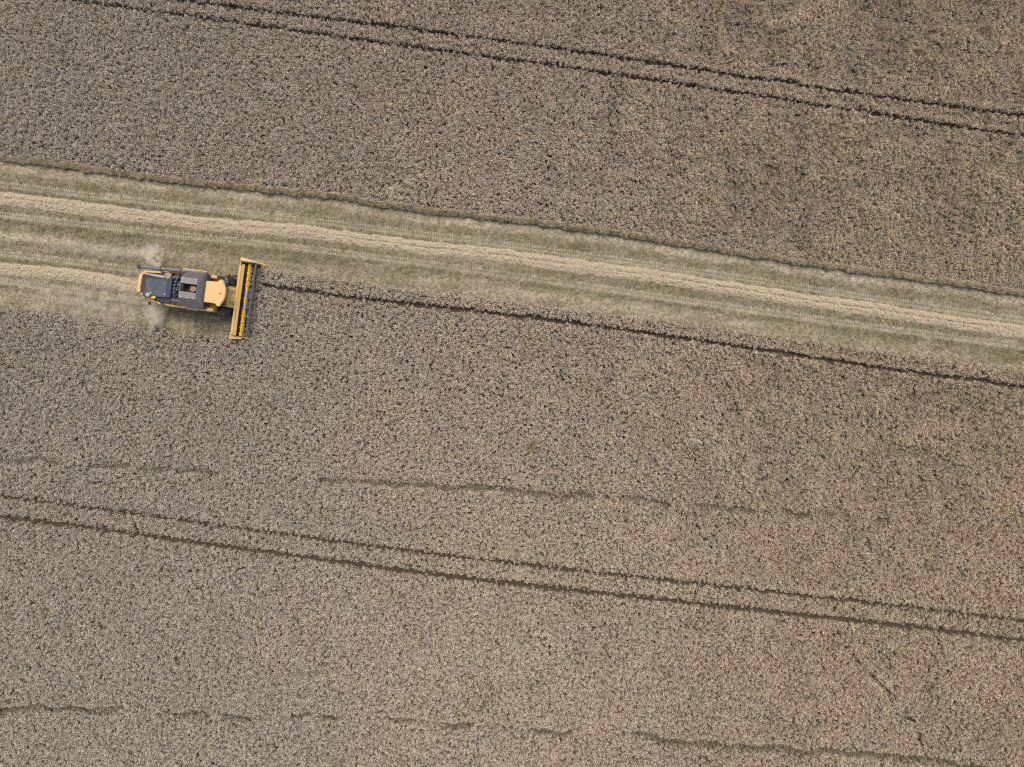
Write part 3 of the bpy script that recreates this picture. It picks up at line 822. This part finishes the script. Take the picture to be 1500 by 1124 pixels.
MB().box(-0.84, -0.66, -0.55, 0.62, 3.80, 3.838).build('roof_vent', tan_y, rf)
for y in (-0.36, 0.44): MB().box(-0.6, 0.55, y, y + 0.02, 3.835, 3.850).build('roof_rib', roof_m, rf)
# shoulders beside the cab
m = MB(); m.box(-1.15, -0.55, 0.95, 1.62, 1.9, 2.30, 0.03); m.build('shoulder_panel', bright, root)
m = MB(); m.box(-1.1, -0.50, -1.58, -0.95, 1.9, 2.45, 0.03); m.build('shoulder_panel', bright, root)
m = MB(); m.box(-0.92, -0.50, -0.95, 1.0, 1.8, 2.6); m.build('firewall', rubber, root)

# --- ladder, platform, mirrors
m = MB()
m.sheet([(-0.55, 0.92, 1.85), (0.20, 0.92, 1.85), (0.20, 1.75, 1.85), (-0.55, 1.75, 1.85)], 0.05)
for k in range(4): m.box(0.0 + 0.02 * k, 0.34 + 0.02 * k, 1.72 + 0.10 * k, 1.86 + 0.10 * k, 1.50 - 0.33 * k, 1.54 - 0.33 * k)
m.tube([(0.0, 1.75, 1.85), (0.02, 2.12, 0.5)], 0.02, 6); m.tube([(0.38, 1.75, 1.85), (0.40, 2.12, 0.5)], 0.02, 6)
lad = m.build('ladder', dark, root)
m = MB()
m.tube([(0.22, 1.75, 1.85), (0.22, 1.75, 2.75), (-0.5, 1.75, 2.75), (-0.5, 1.75, 1.85)], 0.02, 6); m.tube([(0.22, 1.0, 1.85), (0.22, 1.0, 2.6), (0.22, 1.7, 2.6)], 0.02, 6)
m.build('handrail', silver, lad)
for sg in (1, -1):
    m = MB()
    m.tube([(0.35, 0.95 * sg, 3.45), (0.50, 1.35 * sg, 3.2), (0.48, 1.70 * sg, 2.75), (0.42, 1.85 * sg, 2.6)] if sg > 0 else [(0.35, -0.88, 3.3), (0.4, -1.2, 2.6), (0.30, -1.55, 2.3)], 0.025, 8)
    if sg > 0: m.box(0.36, 0.44, 1.72, 1.98, 2.15, 2.60, 0.02)
    else: m.box(0.22, 0.32, -1.75, -1.45, 1.9, 2.35, 0.02)
    mi = m.build('mirror', rubber, root)
    m = MB()
    if sg > 0:
        m.lathe([(0.07, 0), (0.07, 0.10), (0.03, 0.12)], (0.40, 1.90, 2.60), seg=12); m.build('marker_light', orange, mi)
    else:
        m.box(-0.35, 0.12, -1.76, -1.66, 1.30, 1.38); m.build('marker_plate', white, mi)
m = MB()
m.tube([(0.0, 1.05, 1.95), (0.30, 1.25, 2.05), (0.42, 1.10, 1.6), (0.5, 0.95, 1.3)], 0.03, 8); m.tube([(0.05, 1.15, 1.95), (0.25, 1.38, 2.0), (0.4, 1.2, 1.5)], 0.022, 8)
m.build('hydraulic_hose', rubber, root)
for p in ((0.02, 1.30), (0.10, 1.16), (-0.05, 1.48)): MB().box(p[0], p[0] + 0.14, p[1], p[1] + 0.05, 1.88, 1.97).build('step_light', silver, lad)

# --- feeder house
m = MB()
m.yprism([(-0.2, 1.10), (0.80, 0.35), (0.80, 1.12), (0.62, 1.30), (0.05, 1.80), (-0.2, 1.80)], -0.88, 0.90)
fh = m.build('feeder_house', tan_y, root)
for y in (-0.93, 0.95): MB().yprism([(-0.1, 1.2), (0.78, 0.45), (0.78, 1.20), (0.66, 1.36), (0.0, 1.92), (-0.1, 1.9)], y - 0.03, y + 0.03).build('feeder_side', yel, fh)
for y in (-0.62, -0.45, 0.45, 0.62): MB().tube([(0.40, y, 1.52), (0.70, y, 1.27)], 0.022, 6).build('lift_bracket', dark, fh)

# --- header
m = MB()
YL, YR = 3.42, -3.48
m.yprism([(0.76, 0.28), (0.80, 0.28), (0.82, 1.28), (0.76, 1.28)], YR, YL)     # back sheet
m.yprism([(0.78, 1.28), (1.00, 1.28), (1.00, 1.40), (0.96, 1.46), (0.78, 1.46)], YR + .10, YL - .38)    # top beam
m.build('header', tan_y, root)
hd = col.objects['header']
m = MB(); m.yprism([(1.00, 1.24), (1.16, 1.10), (1.17, 1.20), (1.00, 1.38)], YR + .05, YL - 0.25); m.build('beam_lip', yel, hd)
m = MB(); m.yprism([(0.803, 0.30), (0.84, 0.30), (0.86, 1.2), (0.823, 1.2)], YR + 0.01, YL - 0.01); m.yprism([(0.86, 0.26), (1.15, 0.16), (1.75, 0.13), (2.05, 0.10), (2.05, 0.14), (1.75, 0.17), (1.15, 0.22), (0.90, 0.42)], YR, YL); m.build('trough', rubber, hd)  # trough pan; its dark backing paints the shade on the back sheet's front


def flight(y0, y1, hand, pitch=0.55):
    m = MB(); n = int(abs(y1 - y0) / pitch * 22)
    for i in range(n + 1):
        y = y0 + (y1 - y0) * i / n; a = hand * 2 * math.pi * abs(y - y0) / pitch
        for r in (0.15, 0.245):
            for e in (-0.012, 0.012): m.V.append((1.43 + r * math.cos(a), y + e, 0.62 + r * math.sin(a)))
    for i in range(n):
        a = 4 * i; b_ = a + 4
        m.F += [(a, a + 2, b_ + 2, b_), (a + 1, b_ + 1, b_ + 3, a + 3), (a + 2, a + 3, b_ + 3, b_ + 2)]
    return m


MB().tube([(1.43, YR + 0.05, 0.62), (1.43, YL - 0.05, 0.62)], 0.180, 20).build('header_auger', bright, hd)
for ya, yb_ in ((-1.02, -0.32), (0.22, 0.95)): MB().tube([(1.43, ya, 0.62), (1.43, yb_, 0.62)], 0.186, 20).build('auger_drum', silver, hd)
flight(YR + 0.06, -1.0, 1).build('flighting', bright, hd)
flight(YL - 0.06, 0.93, -1).build('flighting', bright, hd)
for k in range(10):
    y = -0.95 + k * 0.2; a = k * 1.9
    MB().tube([(1.43, y, 0.62), (1.43 + 0.32 * math.cos(a), y, 0.62 + 0.32 * math.sin(a))], 0.012, 6).build('auger_finger', bright, hd)
# reel
RX, RZ, RRAD = 2.23, 1.32, 0.50
m = MB(); m.tube([(RX, YR + 0.08, RZ), (RX, YL - 0.08, RZ)], 0.115, 14)
m.build('reel_tube', reelm, hd)
for k in range(6):
    m = MB(); a = R(18 + 60 * k); x, z = RX + RRAD * math.cos(a), RZ + RRAD * math.sin(a)
    m.tube([(x, YR + 0.1, z), (x, YL - 0.1, z)], 0.02, 6)
    y = YR + 0.2
    while y < YL - 0.15:
        m.tube([(x, y, z - 0.015), (x - 0.05, y, z - 0.22)], 0.007, 4, False); y += 0.15
    m.build('reel_bat', dark, hd)
for y in (YR + 0.12, YR + 1.7, -0.03, YL - 1.7, YL - 0.12):
    m = MB()
    for k in range(6):
        a = R(18 + 60 * k); m.tube([(RX, y, RZ), (RX + RRAD * math.cos(a), y, RZ + RRAD * math.sin(a))], 0.016, 5)
    m.build('reel_spider', dark, hd)
for y in (YR - 0.02, YL + 0.02): MB().yprism([(1.02, 1.30), (RX + 0.06, RZ - 0.04), (RX + 0.06, RZ + 0.05), (1.02, 1.42)], y - 0.025, y + 0.025).build('reel_arm', bluem, hd)
# knife
m = MB(); m.box(2.02, 2.10, YR, YL, 0.09, 0.13)
y = YR + 0.04
while y < YL: m.prism([(2.10, y - 0.03), (2.24, y), (2.10, y + 0.03)], 0.10, 0.12); y += 0.0762 * 2
m.build('cutter_bar', dark, hd)
# end panels with dividers
m = MB(); m.prism([(0.66, 3.52), (2.0, 3.40), (2.36, 3.42), (2.34, 3.53), (1.7, 3.66), (1.0, 3.78), (0.66, 3.78)], 0.72, 1.22, 0.05)
m.yprism([(0.8, 0.12), (2.3, 0.12), (2.3, 0.8), (0.8, 0.9)], 3.44, 3.50)
m.build('end_panel', roof_m, hd)
m = MB(); m.tube([(2.3, 3.50, 0.78), (2.62, 3.50, 0.52), (3.0, 3.49, 0.2)], [0.07, 0.075, 0.012], 10); m.build('crop_divider', yel, hd)
m = MB(); m.prism([(0.55, -3.68), (0.85, -3.52), (1.70, -3.62), (1.72, -3.72), (0.6, -3.80)], 0.80, 1.20, 0.03)
m.yprism([(0.8, 0.12), (2.3, 0.12), (2.2, 0.8), (0.8, 0.9)], -3.56, -3.50); m.box(0.62, 0.98, -3.55, -3.30, 0.9, 1.28, 0.03)
m.build('end_panel', tan_y, hd)
m = MB(); m.tube([(1.9, -3.60, 0.82), (2.35, -3.60, 0.62), (2.85, -3.60, 0.2)], [0.04, 0.055, 0.012], 10); m.build('crop_divider', yel, hd)

# --- unloading auger folded back along the left side
m = MB()
m.tube([(-1.15, 1.66, 3.05), (-1.45, 1.66, 3.38), (-3.5, 1.60, 3.42), (-7.02, 1.47, 3.42)], [0.15, 0.155, 0.155, 0.15], 16)
ua = m.build('unloading_auger', tubem, root)
m = MB(); m.tube([(-6.95, 1.47, 3.42), (-7.20, 1.46, 3.36), (-7.30, 1.46, 3.12)], [0.165, 0.18, 0.16], 14); m.build('spout', bluem, ua)
for x in (-5.2, -3.4): MB().tube([(x - 0.03, 1.47 + (x + 7.02) * 0.037, 3.42), (x + 0.03, 1.472 + (x + 7.02) * 0.037, 3.42)], 0.175, 16).build('auger_band', dark, ua)
m = MB(); m.box(-3.3, -1.15, 1.74, 1.86, 3.05, 3.42, 0.02); m.build('auger_cradle', yel, ua)

# --- wheels
def wheel(x, y, r, w_):
    m = MB(); hw = w_ / 2
    m.lathe([(r * 0.52, -hw * 0.8), (r * 0.80, -hw), (r * 0.93, -hw * 0.92), (r * 0.955, -hw * 0.5), (r * 0.955, hw * 0.5), (r * 0.93, hw * 0.92), (r * 0.80, hw), (r * 0.52, hw * 0.8)], (x, y, r), 'y', 36)
    for k in range(20):
        for sg in (1, -1):
            a0 = 2 * math.pi * (k + (0.5 if sg > 0 else 0)) / 20
            b0 = len(m.V)
            for (da, yy) in ((0.10, 0.02), (-0.08, 0.98)):
                for rr_ in (r * 0.93, r):
                    for e in (-0.045, 0.045):
                        a = a0 + da + e; m.V.append((x + rr_ * math.cos(a), y + sg * yy * hw, r + rr_ * math.sin(a)))
            for f in ((0, 1, 3, 2), (4, 6, 7, 5), (2, 3, 7, 6), (0, 2, 6, 4), (1, 5, 7, 3), (0, 4, 5, 1)): m.F.append(tuple(b0 + q for q in f))
    o = m.build('wheel', rubber, root)
    q = MB(); q.lathe([(r * 0.53, -hw * 0.55), (r * 0.53, hw * 0.55), (r * 0.40, hw * 0.5), (r * 0.18, hw * 0.25), (r * 0.02, hw * 0.25)], (x, y, r), 'y', 24)
    q.build('rim', white if r < 0.8 else tan_y, o)


wheel(-0.55, 1.46, 0.93, 0.68); wheel(-0.55, -1.46, 0.93, 0.68)
wheel(-5.0, 1.30, 0.62, 0.42); wheel(-5.0, -1.30, 0.62, 0.42)
MB().tube([(-0.55, -1.2, 0.93), (-0.55, 1.2, 0.93)], 0.16, 12).build('axle', dark, root); MB().tube([(-5.0, -1.15, 0.62), (-5.0, 1.15, 0.62)], 0.10, 12).build('axle', dark, root)

# ------------------------------------------------------------------ dust thrown out behind the machine
def dust_cloud(name, loc, rad, rotz, dens, seed):
    import bmesh
    bm = bmesh.new(); bmesh.ops.create_icosphere(bm, subdivisions=3, radius=1.0)
    me = bpy.data.meshes.new(name); bm.to_mesh(me); bm.free()
    o = bpy.data.objects.new(name, me); col.objects.link(o)
    o.location = loc; o.scale = rad; o.rotation_euler = (0, 0, rotz)
    m = bpy.data.materials.new(name); m.use_nodes = True; nt = m.node_tree
    nt.nodes.remove(nt.nodes['Principled BSDF'])
    N = nt.nodes.new; L = nt.links.new
    v = N('ShaderNodeVolumePrincipled'); v.inputs['Color'].default_value = (1.0, 0.94, 0.83, 1); v.inputs['Anisotropy'].default_value = 0.0
    tc = N('ShaderNodeTexCoord'); ln = N('ShaderNodeVectorMath'); ln.operation = 'LENGTH'; ge = N('ShaderNodeNewGeometry'); mp = N('ShaderNodeMapping'); mp.inputs['Location'].default_value = (seed, 0, 0); L(ge.outputs['Position'], mp.inputs['Vector'])
    wz = N('ShaderNodeTexNoise'); wz.inputs['Scale'].default_value = 0.8; wz.inputs['Detail'].default_value = 2; L(mp.outputs[0], wz.inputs['Vector'])
    wa = N('ShaderNodeVectorMath'); wa.operation = 'MULTIPLY_ADD'; L(wz.outputs['Color'], wa.inputs[0]); wa.inputs[1].default_value = (1.5, 1.5, 0.6); L(tc.outputs['Object'], wa.inputs[2])
    ws = N('ShaderNodeVectorMath'); ws.operation = 'SUBTRACT'; L(wa.outputs[0], ws.inputs[0]); ws.inputs[1].default_value = (0.75, 0.75, 0.3); L(ws.outputs[0], ln.inputs[0])
    fo = N('ShaderNodeMapRange'); fo.interpolation_type = 'SMOOTHSTEP'
    fo.inputs[1].default_value = 0.0; fo.inputs[2].default_value = 0.72; fo.inputs[3].default_value = 1; fo.inputs[4].default_value = 0; L(ln.outputs['Value'], fo.inputs[0])
    nz = N('ShaderNodeTexNoise'); nz.inputs['Scale'].default_value = 1.3; nz.inputs['Detail'].default_value = 4; L(mp.outputs[0], nz.inputs['Vector'])
    nr = N('ShaderNodeMapRange'); nr.inputs[1].default_value = 0.38; nr.inputs[2].default_value = 0.68; L(nz.outputs['Fac'], nr.inputs[0])
    mu = N('ShaderNodeMath'); mu.operation = 'MULTIPLY'; L(fo.outputs[0], mu.inputs[0]); L(nr.outputs[0], mu.inputs[1])
    m2 = N('ShaderNodeMath'); m2.operation = 'MULTIPLY'; m2.inputs[1].default_value = dens; L(mu.outputs[0], m2.inputs[0]); L(m2.outputs[0], v.inputs['Density'])
    L(v.outputs[0], nt.nodes['Material Output'].inputs['Volume'])
    me.materials.append(m)
    return o


for loc, rad, rz, dn, lab in (((-33.1, 6.6, 1.0), (1.5, 2.7, 1.1), R(-12), 13, 'pale dust plume puffing out beside the machine towards the standing wheat'),
                              ((-33.4, 11.9, 0.8), (2.1, 1.7, 0.9), R(20), 10, 'pale dust puff behind the folded unloading auger'),
                              ((-38.5, 7.2, 0.8), (10.0, 4.0, 1.1), HEAD_A, 1.0, 'thin dust drifting back low over the edge of the standing wheat'),
                              ((-40.0, 12.7, 0.45), (9.0, 1.1, 0.5), HEAD_A, 2.6, 'thin ribbon of dust trailing along the stubble behind the machine')):
    finish(dust_cloud('dust', loc, rad, rz, dn, random.uniform(0, 50)), lab, 'dust', kind='stuff')
